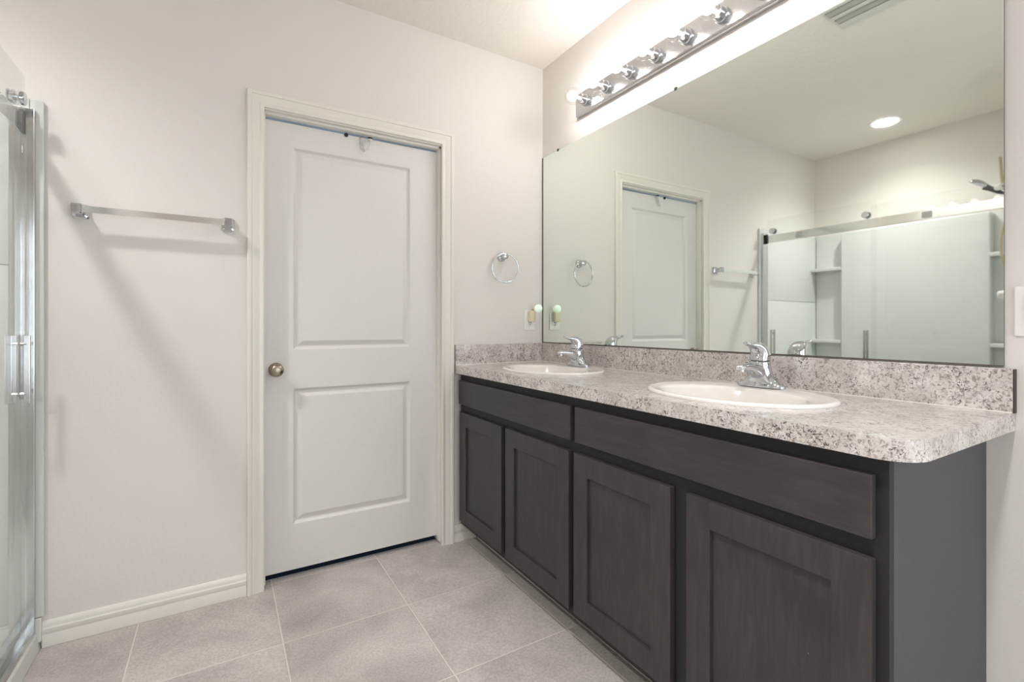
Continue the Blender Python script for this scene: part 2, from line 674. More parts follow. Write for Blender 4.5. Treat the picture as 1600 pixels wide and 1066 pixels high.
# ------------------------------------------------------------------ vanity cabinet
VY0, VY1 = -0.018, -1.926
van = thing('vanity_cabinet', 'dark espresso double vanity cabinet under the speckled countertop', 'vanity', (-0.27, -0.97, 0))
bm = bmesh.new()
add_box(bm, -0.520, -0.003, VY0 - 0.018, VY0, 0.10, 0.895)
add_box(bm, -0.020, -0.003, VY1 + 0.008, VY0 - 0.018, 0.10, 0.895)
add_box(bm, -0.520, -0.020, VY1 + 0.008, VY0 - 0.018, 0.10, 0.118)
obj('carcass', bm, 'frame', van)
bm = bmesh.new()
zt, zb = 0.895, 0.10
add_box(bm, -0.540, -0.520, VY1, VY0, 0.845, zt)               # top rail
add_box(bm, -0.540, -0.520, VY1, VY0, 0.685, 0.750)            # middle rail
add_box(bm, -0.540, -0.520, VY1, VY0, zb, 0.145)               # bottom rail
for ya, yb in ((VY0, -0.055), (-0.455, -0.535), (-0.945, -1.015), (-1.402, -1.496), (-1.885, VY1)):
    add_box(bm, -0.540, -0.520, yb, ya, 0.145, 0.685)
for ya, yb in ((VY0, -0.055), (-0.945, -1.015), (-1.885, VY1)):
    add_box(bm, -0.540, -0.520, yb, ya, 0.750, 0.845)
obj('face_frame', bm, 'frame', van)
bm = bmesh.new()
add_box(bm, -0.519, -0.001, VY1 + 0.001, VY1 + 0.008, 0.10, 0.895)
add_box(bm, -0.438, -0.001, VY1 + 0.001, VY1 + 0.008, 0.0, 0.10)
e = obj('end_panel', bm, 'endpanel', van)
e['label'] = 'plain grey brown end panel'
obj('toe_kick', box(-0.440, -0.425, VY1 + 0.008, VY0, 0.0, 0.10), 'kick', van)
c = obj('caulk_line', add_tube(bmesh.new(), [(-0.4415, VY1 + 0.01, 0.0025), (-0.4415, VY0, 0.0025)], 0.0035, 8), 'caulk', van)
c['label'] = 'white caulk bead along the toe kick'


def shaker(y0, y1, z0, z1, w=0.072):
    """frame and recessed panel of one door; front at x=-0.56"""
    bm = bmesh.new()
    b = 0.0012
    add_box(bm, -0.560, -0.541, y0, y0 + w, z0, z1, b)
    add_box(bm, -0.560, -0.541, y1 - w, y1, z0, z1, b)
    add_box(bm, -0.5597, -0.541, y0 + w - 0.0005, y1 - w + 0.0005, z0, z0 + w, b)
    add_box(bm, -0.5597, -0.541, y0 + w - 0.0005, y1 - w + 0.0005, z1 - w, z1, b)
    d = obj('door', bm, 'wood_v', van)
    obj('recessed_panel', box(-0.5505, -0.543, y0 + w, y1 - w, z0 + w, z1 - w), 'wood_v', d)
    return d


for ya, yb in ((-0.043, -0.480), (-0.516, -0.965), (-0.994, -1.422), (-1.476, -1.905)):
    shaker(yb, ya, 0.128, 0.697)
for ya, yb in ((-0.035, -0.974), (-1.000, -1.905)):
    obj('drawer_front', box(-0.560, -0.541, yb, ya, 0.736, 0.860, bev=0.002), 'wood_h', van)

# ------------------------------------------------------------------ countertop with backsplash
CZ, CB = 0.938, 0.896
SINKS = ((-0.295, -0.497), (-0.295, -1.435))
outline = [(-0.001, -0.001), (-0.572, -0.001), (-0.572, -1.906)]
for k in range(1, 13):
    a = PI + (PI / 2) * k / 12
    outline.append((-0.502 + 0.07 * math.cos(a), -1.906 + 0.07 * math.sin(a)))
outline.append((-0.001, -1.976))
bm = bmesh.new()


def loop(pts, z):
    vs = [bm.verts.new((x, y, z)) for x, y in pts]
    es = [bm.edges.new((vs[i], vs[(i + 1) % len(vs)])) for i in range(len(vs))]
    return vs, es


def ell(cx, cy, bx, ay, n=56):
    return [(cx + bx * math.cos(2 * PI * k / n), cy + ay * math.sin(2 * PI * k / n)) for k in range(n)]


inset = [(x * 0.9985, y * 0.9993) for x, y in outline]
tops, bots = [], []
e_top, e_bot = [], []
for pts in (outline, ell(*SINKS[0], 0.185, 0.245), ell(*SINKS[1], 0.185, 0.245)):
    v1, e1 = loop(pts, CZ)
    v2, e2 = loop(pts, CB)
    e_top += e1
    e_bot += e2
    for i in range(len(pts)):
        j = (i + 1) % len(pts)
        bm.faces.new((v1[i], v1[j], v2[j], v2[i]))
bmesh.ops.triangle_fill(bm, edges=e_top, use_beauty=True)
bmesh.ops.triangle_fill(bm, edges=e_bot, use_beauty=True)
ctop = obj('countertop', bm, 'laminate', None, origin=(-0.286, -0.97, CB))
tag(ctop, 'speckled grey and brown laminate countertop with two oval sinks', 'countertop')
bm = bmesh.new()
BZ = 1.0445
add_box(bm, -0.0205, -0.001, -1.976, -0.0215, CZ, BZ, 0.0012)
obj('backsplash', bm, 'laminate', ctop)
obj('backsplash', box(-0.570, -0.001, -0.0205, -0.001, CZ, BZ, 0.0012), 'laminate', ctop)
obj('end_cap', box(-0.0200, -0.0012, -1.9785, -1.9762, CZ + 0.0005, BZ - 0.0015), 'slot', ctop)
c = obj('caulk_line', add_tube(bmesh.new(), [(-0.0215, -1.974, CZ + 0.001), (-0.0215, -0.022, CZ + 0.001), (-0.57, -0.0215, CZ + 0.001)], 0.0025, 8), 'caulk', ctop)
c['label'] = 'pale caulk bead along the backsplash'


# ------------------------------------------------------------------ sinks
def sink(cx, cy, label):
    s = thing('oval_sink', label, 'sink', (cx, cy, CZ), 'oval drop-in sinks')
    n = 72
    ringspec = [  # (shift in x, half width x, half width y, z)
        (0, 0.213, 0.280, CZ), (0, 0.2145, 0.2815, CZ + 0.004), (0, 0.212, 0.279, CZ + 0.0085), (0, 0.205, 0.272, CZ + 0.0105),
        (0, 0.197, 0.264, CZ + 0.0100), (-0.012, 0.178, 0.240, CZ + 0.0075), (-0.028, 0.158, 0.222, CZ + 0.0065), (-0.030, 0.154, 0.217, CZ + 0.0045),
        (-0.030, 0.149, 0.211, CZ - 0.004), (-0.030, 0.140, 0.200, CZ - 0.035), (-0.028, 0.122, 0.175, CZ - 0.085), (-0.025, 0.095, 0.135, CZ - 0.122),
        (-0.020, 0.055, 0.075, CZ - 0.140), (-0.018, 0.022, 0.022, CZ - 0.145)]
    bm = bmesh.new()
    rings = [[Vector((cx + sh + bx * math.cos(2 * PI * k / n), cy + ay * math.sin(2 * PI * k / n), z)) for k in range(n)] for sh, bx, ay, z in ringspec]
    add_loft(bm, rings, False, True)
    obj('basin', bm, 'porcelain', s, smooth=60)
    bm = bmesh.new()
    add_lathe(bm, [(0.021, 0.0), (0.021, 0.0015), (0.016, 0.0025), (0.015, 0.0005), (0.004, 0.0015), (0.0, 0.002)], (cx - 0.018, cy, CZ - 0.1448), (0, 0, 1), 28)
    obj('drain', bm, 'chrome', s, smooth=True)
    return s


sink(*SINKS[0], 'white oval drop-in sink nearer the door wall')
sink(*SINKS[1], 'white oval drop-in sink nearer the rounded countertop end')


# ------------------------------------------------------------------ faucets
def sup(cx, cz, hx, hy, n=28, ex=2.4, tilt=0.0, cy=0.0):
    """superellipse in x-y at height cz"""
    out = []
    for k in range(n):
        a = 2 * PI * k / n
        ca, sa = math.cos(a), math.sin(a)
        x = hx * math.copysign(abs(ca) ** (2 / ex), ca)
        y = hy * math.copysign(abs(sa) ** (2 / ex), sa)
        out.append(Vector((cx + x, cy + y, cz + tilt * x)))
    return out


def sect(px, pz, dx, dz, hw, ht, n=20, ex=2.6):
    """cross-section perpendicular to a path direction (dx,dz) in the x-z plane"""
    d = Vector((dx, 0, dz)).normalized()
    up = Vector((-d.z, 0, d.x))
    if up.z < 0 and abs(d.z) < 0.9: up = -up
    out = []
    for k in range(n):
        a = 2 * PI * k / n
        ca, sa = math.cos(a), math.sin(a)
        y = hw * math.copysign(abs(ca) ** (2 / ex), ca)
        t = ht * math.copysign(abs(sa) ** (2 / ex), sa)
        out.append(Vector((px, y, pz)) + up * t)
    return out


def make_faucet():
    """local: +x points to the wall, -x to the user; built at the origin"""
    f = thing('faucet', '', 'faucet', (0, 0, 0), 'chrome single lever faucets')
    bm = bmesh.new()
    add_loft(bm, [sup(0, 0.0, 0.028, 0.080), sup(0, 0.006, 0.0285, 0.0805), sup(0, 0.0095, 0.027, 0.077), sup(0, 0.013, 0.0255, 0.064),
                  sup(0, 0.020, 0.0265, 0.054), sup(0.0, 0.032, 0.0275, 0.043), sup(-0.001, 0.048, 0.0285, 0.0355), sup(-0.002, 0.066, 0.029, 0.0315),
                  sup(-0.002, 0.080, 0.0295, 0.0300), sup(-0.002, 0.0835, 0.028, 0.0285)])
    obj('base', bm, 'chrome', f, smooth=50)
    bm = bmesh.new()
    path = [(0.010, 0.034, 0.028, 0.024), (-0.012, 0.046, 0.029, 0.024), (-0.036, 0.0575, 0.0275, 0.0180), (-0.062, 0.0655, 0.0240, 0.0130),
            (-0.088, 0.0685, 0.0180, 0.0098), (-0.106, 0.0680, 0.0158, 0.0086), (-0.116, 0.0655, 0.0135, 0.0070), (-0.120, 0.0635, 0.009, 0.0045)]
    rings = []
    for i, (x, z, hw, ht) in enumerate(path):
        a, b = path[max(i - 1, 0)], path[min(i + 1, len(path) - 1)]
        rings.append(sect(x, z, b[0] - a[0], b[1] - a[1], hw, ht))
    add_loft(bm, rings)
    sp = obj('spout', bm, 'chrome', f, smooth=60)
    obj('aerator', add_lathe(bmesh.new(), [(0.0105, 0.0), (0.0115, 0.002), (0.0115, 0.014), (0.010, 0.016)], (-0.104, 0, 0.0485), (0, 0, 1), 24), 'chrome_soft', sp, smooth=True)
    bm = bmesh.new()
    hp = [(-0.002, 0.0865, 0.0300, 0.0300), (-0.002, 0.0960, 0.0302, 0.0302), (-0.0005, 0.1060, 0.0298, 0.0292), (-0.006, 0.1180, 0.0285, 0.0255),
          (-0.018, 0.1290, 0.0258, 0.0180), (-0.034, 0.1350, 0.0210, 0.0105), (-0.052, 0.1370, 0.0150, 0.0062), (-0.068, 0.1395, 0.0120, 0.0048),
          (-0.080, 0.1440, 0.0100, 0.0040), (-0.084, 0.1460, 0.0070, 0.0025)]
    dirs = [(0, 1), (0, 1), (-0.15, 1), (-0.6, 0.9), (-1, 0.6), (-1, 0.2), (-1, 0.12), (-1, 0.25), (-1, 0.4), (-1, 0.5)]
    rings = []
    for (x, z, hw, ht), (dx, dz) in zip(hp, dirs):
        d = Vector((dx, 0, dz)).normalized()
        up = Vector((d.z, 0, -d.x))          # turns from +x (toward wall) to +z as the lever lies down
        rings.append([Vector((x, 0, z)) + Vector((0, hw * math.copysign(abs(math.cos(2 * PI * k / 24)) ** 0.85, math.cos(2 * PI * k / 24)), 0))
                      + up * ht * math.copysign(abs(math.sin(2 * PI * k / 24)) ** 0.85, math.sin(2 * PI * k / 24)) for k in range(24)])
    add_loft(bm, rings)
    h = obj('lever_handle', bm, 'chrome', f, smooth=60)
    obj('collar', add_lathe(bmesh.new(), [(0.0285, 0.0), (0.0285, 0.0032)], (-0.002, 0, 0.0834), (0, 0, 1), 28), 'dark', f)
    bm = bmesh.new()
    add_tube(bm, [(0.0265, 0, 0.008), (0.0345, 0, 0.060), (0.0375, 0, 0.090)], 0.0022, 8)
    add_sphere(bm, (0.0378, 0, 0.094), 0.0048, u=12, v=8)
    obj('lift_rod', bm, 'chrome', f, smooth=True)
    return f


fa = make_faucet()
fb = dup(fa)
fa.location = (-0.116, -0.468, CZ + 0.0095)
fa['label'] = 'chrome single lever faucet on the sink nearer the door wall'
fb.location = (-0.116, -1.412, CZ + 0.0095)
fb['label'] = 'chrome single lever faucet on the sink nearer the rounded countertop end'

# ------------------------------------------------------------------ wall mirror
MZ0, MZ1, MY0, MY1 = 1.0475, 2.133, -0.0035, -1.9575
bm = bmesh.new()
add_box(bm, -0.0062, -0.0005, MY1, MY0, MZ0, MZ1)
for f in bm.faces:
    f.material_index = 0 if f.normal.x < -0.9 else 1
mir = obj('wall_mirror', bm, ['mirror', 'edge'], None, origin=(-0.003, -0.98, MZ0))
tag(mir, 'large frameless wall mirror above the vanity backsplash', 'mirror')
for y, z in ((-0.157, MZ1), (-0.975, MZ1), (-1.80, MZ1)):
    bm = bmesh.new()
    add_box(bm, -0.0085, -0.0005, y - 0.006, y + 0.006, z - 0.005, z + 0.008, 0.0015)
    obj('clip', bm, 'dark', mir)
obj('edge_strip', box(-0.0072, -0.0004, -0.0125, -0.0036, MZ0, MZ1), 'edge', mir)
obj('edge_strip', box(-0.0072, -0.0062, MY1, -0.0126, MZ0 - 0.0005, MZ0 + 0.0035), 'edge', mir)
for y in (-0.55, -1.35):
    obj('clip', box(-0.0085, -0.0062, y - 0.006, y + 0.006, MZ0 + 0.0005, MZ0 + 0.006, bev=0.001), 'dark', mir)

# ------------------------------------------------------------------ vanity light bar
LZ = 2.3025
LY0, LY1 = -0.340, -1.606
lb = thing('vanity_light', 'chrome bar light with round clear bulbs above the mirror', 'light fixture', (0, (LY0 + LY1) / 2, LZ))
bm = bmesh.new()
add_loft(bm, [[Vector((x, y, z)) for y, z in ((LY0 - i, LZ - 0.0575 + i), (LY1 + i, LZ - 0.0575 + i), (LY1 + i, LZ + 0.0575 - i), (LY0 - i, LZ + 0.0575 - i))]
              for x, i in ((-0.0005, 0.0), (-0.022, 0.0), (-0.0285, 0.004), (-0.030, 0.009))])
obj('back_plate', bm, 'chrome_soft', lb)
BX = -0.112


def make_socket(y):
    bm = bmesh.new()
    add_lathe(bm, [(0.0295, 0.0), (0.0295, 0.012), (0.0282, 0.0145), (0.0240, 0.0145), (0.0240, 0.039), (0.0222, 0.041), (0.0180, 0.041)], (-0.0301, y, LZ), (-1, 0, 0), 32)
    return obj('socket', bm, 'chrome', lb, origin=(-0.0301, y, LZ), smooth=35)


def make_bulb(y):
    bm = bmesh.new()
    R = 0.040
    prof = [(0.0145, -0.052), (0.0145, -0.043), (0.017, -0.0375)]
    for k in range(5, 33):
        a = PI * (1 - k / 32)
        if R * math.sin(a) < 0.0175 and a > PI / 2: continue
        prof.append((R * math.sin(a), R * math.cos(a)))
    add_lathe(bm, prof, (BX, y, LZ), (-1, 0, 0), 32, True, False)
    b = obj('bulb', bm, 'bulb', lb, origin=(BX, y, LZ), smooth=180)
    bm = bmesh.new()
    add_sphere(bm, (BX - 0.004, y, LZ), 0.024, u=20, v=12)
    fl = obj('glowing_core', bm, 'filament', b, origin=(BX, y, LZ), smooth=180)
    bm = bmesh.new()
    add_lathe(bm, [(0.006, 0), (0.008, 0.010), (0.004, 0.018), (0.003, 0.024)], (BX + 0.046, y, LZ), (-1, 0, 0), 12)
    obj('stem', bm, 'white_plastic', b, origin=(BX, y, LZ), smooth=True)
    return b


ys = [-0.4255 - 0.1573 * k for k in range(8)]
s0, b0 = make_socket(ys[0]), make_bulb(ys[0])
for y in ys[1:]:
    for o in (s0, b0):
        c = dup(o, lb)
        c.location.y = y - lb.location.y

# ------------------------------------------------------------------ towel bar
TX0, TX1, TZ, TY = -2.068, -1.602, 1.566, -0.062
tb = thing('towel_bar', 'chrome square towel bar on the wall between shower and door', 'towel bar', ((TX0 + TX1) / 2, 0, TZ))


def make_post(x):
    bm = bmesh.new()

    def sq(y, hx, hz, dz=0.0):
        c = 0.18
        return [Vector((x + sx * hx * kx, y, TZ + dz + sz * hz * kz)) for sx, sz, kx, kz in
                ((-1, -1, 1, 1 - c), (-1, 1, 1, 1 - c), (-1, 1, 1 - c, 1), (1, 1, 1 - c, 1), (1, 1, 1, 1 - c), (1, -1, 1, 1 - c), (1, -1, 1 - c, 1), (-1, -1, 1 - c, 1))]
    add_loft(bm, [sq(-0.0005, 0.024, 0.026), sq(-0.010, 0.024, 0.026), sq(-0.014, 0.021, 0.023), sq(-0.016, 0.014, 0.0165), sq(-0.052, 0.0125, 0.015), sq(-0.054, 0.0145, 0.018),
                  sq(-0.073, 0.0145, 0.018), sq(-0.076, 0.012, 0.015)])
    return obj('post', bm, 'chrome', tb, origin=(x, 0, TZ))


p0 = make_post(TX0)
p1 = dup(p0, tb)
p1.location.x = TX1 - tb.location.x
obj('bar', box(TX0 + 0.010, TX1 - 0.010, TY - 0.0075, TY + 0.0075, TZ - 0.0120, TZ + 0.0120, bev=0.001), 'rail', tb)

# ------------------------------------------------------------------ towel ring
RX, RZ = -0.284, 1.530
tr = thing('towel_ring', 'chrome towel ring on the wall between door and mirror', 'towel ring', (RX, 0, RZ))
bm = bmesh.new()
add_lathe(bm, [(0.026, 0.0005), (0.026, 0.006), (0.023, 0.010), (0.013, 0.014), (0.011, 0.024), (0.011, 0.036), (0.016, 0.039), (0.018, 0.046), (0.016, 0.053), (0.009, 0.057), (0, 0.058)],
          (RX, 0, RZ), (0, -1, 0), 28)
obj('mount', bm, 'chrome', tr, smooth=True)
obj('ring', add_torus(bmesh.new(), (RX, -0.046, RZ + 0.013 - 0.078), 0.079, 0.0042, (0.12, 1, 0)), 'chrome', tr, smooth=180)

# ------------------------------------------------------------------ outlet and night light
OX, OZ = -0.096, 1.179
ou = thing('wall_outlet', 'white duplex outlet beside the left edge of the mirror', 'outlet', (OX, 0, OZ))
obj('cover_plate', box(OX - 0.037, OX + 0.037, -0.0055, -0.0003, OZ - 0.059, OZ + 0.059, bev=0.0025), 'white_plastic', ou)
for dz in (-0.0195, 0.0195):
    bm = bmesh.new()
    add_lathe(bm, [(0.0165, 0.0), (0.0165, 0.0022), (0.0155, 0.003)], (OX, -0.0054, OZ + dz), (0, -1, 0), 24)
    so = obj('socket', bm, 'white_plastic', ou, smooth=True)
    bm = bmesh.new()
    add_box(bm, OX - 0.0075, OX - 0.0053, -0.0092, -0.0080, OZ + dz - 0.001, OZ + dz + 0.008)
    add_box(bm, OX + 0.0053, OX + 0.0075, -0.0092, -0.0080, OZ + dz - 0.001, OZ + dz + 0.008)
    add_lathe(bm, [(0.0028, 0.0), (0.0028, 0.0012)], (OX, -0.0080, OZ + dz - 0.007), (0, -1, 0), 12)
    obj('slots', bm, 'slot', so)
nl = thing('night_light', 'cream night light with a pale green globe plugged into outlet', 'night light', (OX, -0.009, OZ + 0.025))
obj('plug_body', box(OX - 0.017, OX + 0.019, -0.036, -0.0095, OZ - 0.012, OZ + 0.052, bev=0.007, seg=4), 'cream', nl, smooth=True)
obj('neck', add_tube(bmesh.new(), [(OX + 0.002, -0.022, OZ + 0.050), (OX + 0.006, -0.028, OZ + 0.064), (OX + 0.016, -0.044, OZ + 0.066)], 0.008, 14), 'cream', nl, smooth=True)
obj('globe', add_sphere(bmesh.new(), (OX + 0.023, -0.060, OZ + 0.066), 0.0235), 'globe', nl, smooth=180)

# ------------------------------------------------------------------ switch plate at the right edge
sw = thing('light_switch', 'white light switch plate on the wall beyond the mirror', 'light switch', (0, -2.033, 1.181))
obj('cover_plate', box(-0.0055, -0.0003, -2.092, -1.975, 1.122, 1.240, bev=0.0025), 'white_plastic', sw)
for y in (-2.0105, -2.0565):
    obj('rocker', box(-0.0095, -0.0056, y - 0.0165, y + 0.0165, 1.148, 1.214, bev=0.0015), 'white_plastic', sw)

# ------------------------------------------------------------------ over-door hook and pad
HX = -1.030
hk = thing('over_door_hook', 'clear white hook hanging over the top edge of door', 'hook', (HX, SY, sz1))
bm = bmesh.new()
add_box(bm, HX - 0.011, HX + 0.011, SY - 0.0025, SY - 0.0005, sz1 - 0.034, sz1 + 0.002)
add_box(bm, HX - 0.011, HX + 0.011, SY - 0.0025, SY + 0.037, sz1 + 0.0005, sz1 + 0.0022)
obj('strap', bm, 'clear_hook', hk)
bm = bmesh.new()
add_tube(bm, [(HX - 0.018, SY - 0.004, sz1 + 0.002), (HX - 0.018, SY - 0.006, sz1 - 0.030), (HX - 0.013, SY - 0.018, sz1 - 0.062), (HX - 0.004, SY - 0.034, sz1 - 0.078), (HX + 0.008, SY - 0.044, sz1 - 0.066),
              (HX + 0.020, SY - 0.044, sz1 - 0.040), (HX + 0.024, SY - 0.040, sz1 - 0.018)], 0.0024, 10)
add_tube(bm, [(HX - 0.002, SY - 0.002, sz1 - 0.030), (HX - 0.003, SY - 0.015, sz1 - 0.058), (HX - 0.004, SY - 0.034, sz1 - 0.078)], 0.0024, 10)
obj('prong', bm, 'clear_hook', hk, smooth=True)
bm = bmesh.new()
add_lathe(bm, [(0.0, 0.0), (0.010, 0.002), (0.013, 0.006), (0.0125, 0.0085)], (HX + 0.022, SY - 0.034, sz1 - 0.0225), (0, 0, 1), 18)
k = obj('cap', bm, 'clear_hook', hk, smooth=True)
obj('cap_end', add_lathe(bmesh.new(), [(0.0100, 0.0), (0.0125, 0.003), (0.0105, 0.009), (0.004, 0.011), (0.0, 0.0112)], (HX + 0.022, SY - 0.034, sz1 - 0.014), (0, 0, 1), 18), 'dark', k, smooth=True)
dp = obj('door_bumper', add_sphere(bmesh.new(), (-1.113, SY - 0.004, sz1 - 0.003), 0.0095, sy=0.8, u=16, v=10), 'dark', None, origin=(-1.113, SY - 0.004, sz1 - 0.003), smooth=180)
tag(dp, 'small black bumper at the top edge of the door left of hook', 'bumper')

# ------------------------------------------------------------------ ceiling register, recessed light
vn = thing('ceiling_vent', 'white ceiling air register reflected at the top of mirror', 'air vent', (-0.96, -1.30, H))
VX0, VX1, VYa, VYb = -1.104, -0.865, -1.45, -1.115
bm = bmesh.new()
add_box(bm, VX0, VX0 + 0.012, VYa, VYb, H - 0.006, H - 0.0003, 0.002)
add_box(bm, VX1 - 0.022, VX1, VYa, VYb, H - 0.006, H - 0.0003, 0.002)
add_box(bm, VX0 + 0.012, VX1 - 0.022, VYa, VYa + 0.012, H - 0.006, H - 0.0003, 0.002)
add_box(bm, VX0 + 0.012, VX1 - 0.022, VYb - 0.012, VYb, H - 0.006, H - 0.0003, 0.002)
obj('frame', bm, 'vent', vn)
obj('duct', box(VX0 + 0.011, VX1 - 0.02, VYa + 0.011, VYb - 0.011, H - 0.0012, H - 0.0004), 'slot', vn)
for xa, xb in ((-0.986, -0.930), (-1.092, -1.018)):
    bm = bmesh.new()
    nseg = 10
    pts = []
    for q in range(nseg + 1):
        a = q / nseg
        pts.append((xb + (xa - xb) * a, H - 0.016 + 0.013 * a * a))
    add_loft(bm, [[Vector((x, y, z)) for x, z in pts] + [Vector((x, y, z + 0.0015)) for x, z in reversed(pts)] for y in (VYa + 0.013, VYb - 0.013)])
    obj('blade', bm, 'vent', vn, smooth=True)
ny = 54
for xa, xb in ((-0.928, -0.893), (-1.016, -0.988)):
    bm = bmesh.new()
    for k in range(ny):
        y = VYa + 0.018 + (VYb - VYa - 0.036) * k / (ny - 1)
        add_box(bm, xa, xb, y - 0.0011, y + 0.0011, H - 0.014, H - 0.002)
    obj('fin_row', bm, 'vent', vn)

rl = thing('recessed_light', 'round recessed ceiling light lit above the shower', 'ceiling light', (-2.60, -0.72, H))
bm = bmesh.new()
add_lathe(bm, [(0.086, 0.0004), (0.100, 0.0004), (0.100, 0.004), (0.094, 0.008), (0.082, 0.010), (0.078, 0.006)], (-2.60, -0.72, H), (0, 0, -1), 48, False, False)
obj('trim_ring', bm, 'white_plastic', rl, smooth=35)
obj('lens', add_lathe(bmesh.new(), [(0.0, 0.003), (0.079, 0.003), (0.079, 0.0052), (0.05, 0.0056), (0.0, 0.0058)], (-2.60, -0.72, H), (0, 0, -1), 40, False, False), 'lens', rl)
rs_d = bpy.data.lights.new('recessed_lamp', 'SPOT')
rs_d.energy = SHOWER
rs_d.color = (1.0, 0.985, 0.965)
rs_d.spot_size = math.radians(139)
rs_d.spot_blend = 1.0
rs_d.shadow_soft_size = 0.05
rs_d.use_nodes = True            # a broad soft lens: less intense close to the can
_nt = rs_d.node_tree
_lf = _nt.nodes.new('ShaderNodeLightFalloff')
_lf.inputs['Strength'].default_value = 1.0
_lf.inputs['Smooth'].default_value = 1.1
_nt.links.new(_lf.outputs['Quadratic'], _nt.nodes['Emission'].inputs['Strength'])
rs = bpy.data.objects.new('recessed_lamp', rs_d)
COL.objects.link(rs)
rs.location = (-2.60, -0.72, H - 0.022)

# added ceiling can, out of view, to brighten the floor and countertop
r2 = dup(rl)
r2.location = (-1.40, -2.15, H)
r2['label'] = 'added round ceiling fill light over the open floor before the vanity'
r2_d = bpy.data.lights.new('room_fill_lamp', 'SPOT')
r2_d.energy = ROOM_FILL
r2_d.color = (1.0, 1.0, 1.0)
r2_d.spot_size = math.radians(112)
r2_d.spot_blend = 1.0
r2_d.shadow_soft_size = 0.075
r2s = bpy.data.objects.new('room_fill_lamp', r2_d)
COL.objects.link(r2s)
r2s.location = (-1.40, -2.15, H - 0.022)

# ------------------------------------------------------------------ shower stall
st = thing('shower_stall', 'white acrylic shower stall with moulded corner shelves', 'shower', (-2.6, -0.76, 0))
PX0, PX1 = XW + 0.003, -2.176
Y0, Y1 = -0.003, YA + 0.003
bm = bmesh.new()
# pan: floor, curb, upstand
add_box(bm, PX0, PX1 - 0.09, Y1, Y0, 0.001, 0.028)
cur = [(PX1, 0.001), (PX1 - 0.006, 0.052), (PX1 - 0.012, 0.060), (PX1 - 0.085, 0.060), (PX1 - 0.10, 0.050), (PX1 - 0.105, 0.028), (PX1 - 0.105, 0.001)]
add_loft(bm, [[Vector((x, y, z)) for x, z in cur] for y in (Y1, Y0)])
add_box(bm, PX0, -2.172, -0.022, Y0, 0.028, 0.112, 0.003)
add_box(bm, PX0, -2.178, Y1, Y1 + 0.02, 0.028, 0.112, 0.003)
add_box(bm, PX0, PX0 + 0.02, Y1, Y0, 0.028, 0.112, 0.003)
obj('shower_pan', bm, 'acrylic', st)
SZ0, SZ1 = 0.1135, 1.945


def side_wall(yw, s):
    """panel on an end wall; s=-1: panel lies toward -y"""
    bm = bmesh.new()
    for za, zb in ((SZ0, 1.3555), (1.3575, SZ1)):
        ya, yb = sorted((yw, yw + s * 0.016))
        add_box(bm, PX0 + 0.02, -2.203, ya, yb, za, zb, 0.003)
    # rounded front flange
    ya, yb = sorted((yw, yw + s * 0.013))
    add_box(bm, -2.203, -2.166, ya, yb, SZ0, SZ1, 0.0045, 3)
    return obj('side_wall', bm, 'acrylic', st, smooth=30)


side_wall(Y0, -1)
side_wall(Y1, 1)
bm = bmesh.new()
YC0, YC1 = -0.258, -1.200
add_box(bm, PX0, PX0 + 0.012, Y1 + 0.016, Y0 - 0.016, SZ0, SZ1, 0.002)
obj('back_wall', bm, 'acrylic', st)
bm = bmesh.new()
add_box(bm, PX0 + 0.012, PX0 + 0.088, YC1, YC0, SZ0, SZ1, 0.012, 4)
obj('back_panel', bm, 'acrylic', st, smooth=35)
for zs_ in (0.46, 1.022, 1.655):
    for ya, yb, s in ((-0.019, YC0, -1), (YC1, Y1 + 0.016, 1)):
        lo, hi = sorted((ya, yb))
        bm = bmesh.new()
        add_box(bm, PX0 + 0.0125, PX0 + 0.102, lo, hi, zs_ - 0.028, zs_, 0.006, 3)
        obj('shelf', bm, 'acrylic', st, smooth=35)

# ------------------------------------------------------------------ shower door
sd = thing('shower_door', 'frameless sliding glass shower door with chrome rail and rollers', 'shower door', (-2.21, -0.76, 0.06))
GX = -2.208          # outer sliding panel
FXg = -2.244         # fixed inner panel
bm = bmesh.new()
add_box(bm, -2.252, -2.186, -0.034, -0.0165, 0.0605, 1.906, 0.002)
obj('wall_jamb', bm, 'chrome_soft', sd)
bm = bmesh.new()
add_box(bm, -2.252, -2.186, Y1 + 0.0165, Y1 + 0.034, 0.0605, 1.906, 0.002)
obj('wall_jamb', bm, 'chrome_soft', sd)
rail = obj('header_rail', box(-2.236, -2.221, Y1 + 0.0345, -0.0345, 1.822, 1.884, bev=0.002), 'rail', sd)
for yc in (-0.0445, Y1 + 0.0445):
    bm = bmesh.new()
    add_box(bm, -2.2205, -2.2125, yc - 0.009, yc + 0.009, 1.816, 1.892, 0.001)
    o = obj('rail_bracket', bm, 'dark', sd)
for y in (-0.30, -1.09):
    o = obj('sticker', box(-2.2209, -2.2202, y - 0.026, y + 0.026, 1.832, 1.874), 'ceramic', rail)
slide = obj('sliding_panel', box(GX - 0.0035, GX + 0.0035, -0.822, -0.055, 0.082, 2.004, bev=0.0008, seg=1), 'glass', sd)
slide['label'] = 'clear outer glass panel'
fixed = obj('fixed_panel', box(FXg - 0.0035, FXg + 0.0035, Y1 + 0.035, -0.772, 0.082, 1.980, bev=0.0008, seg=1), 'glass', sd)
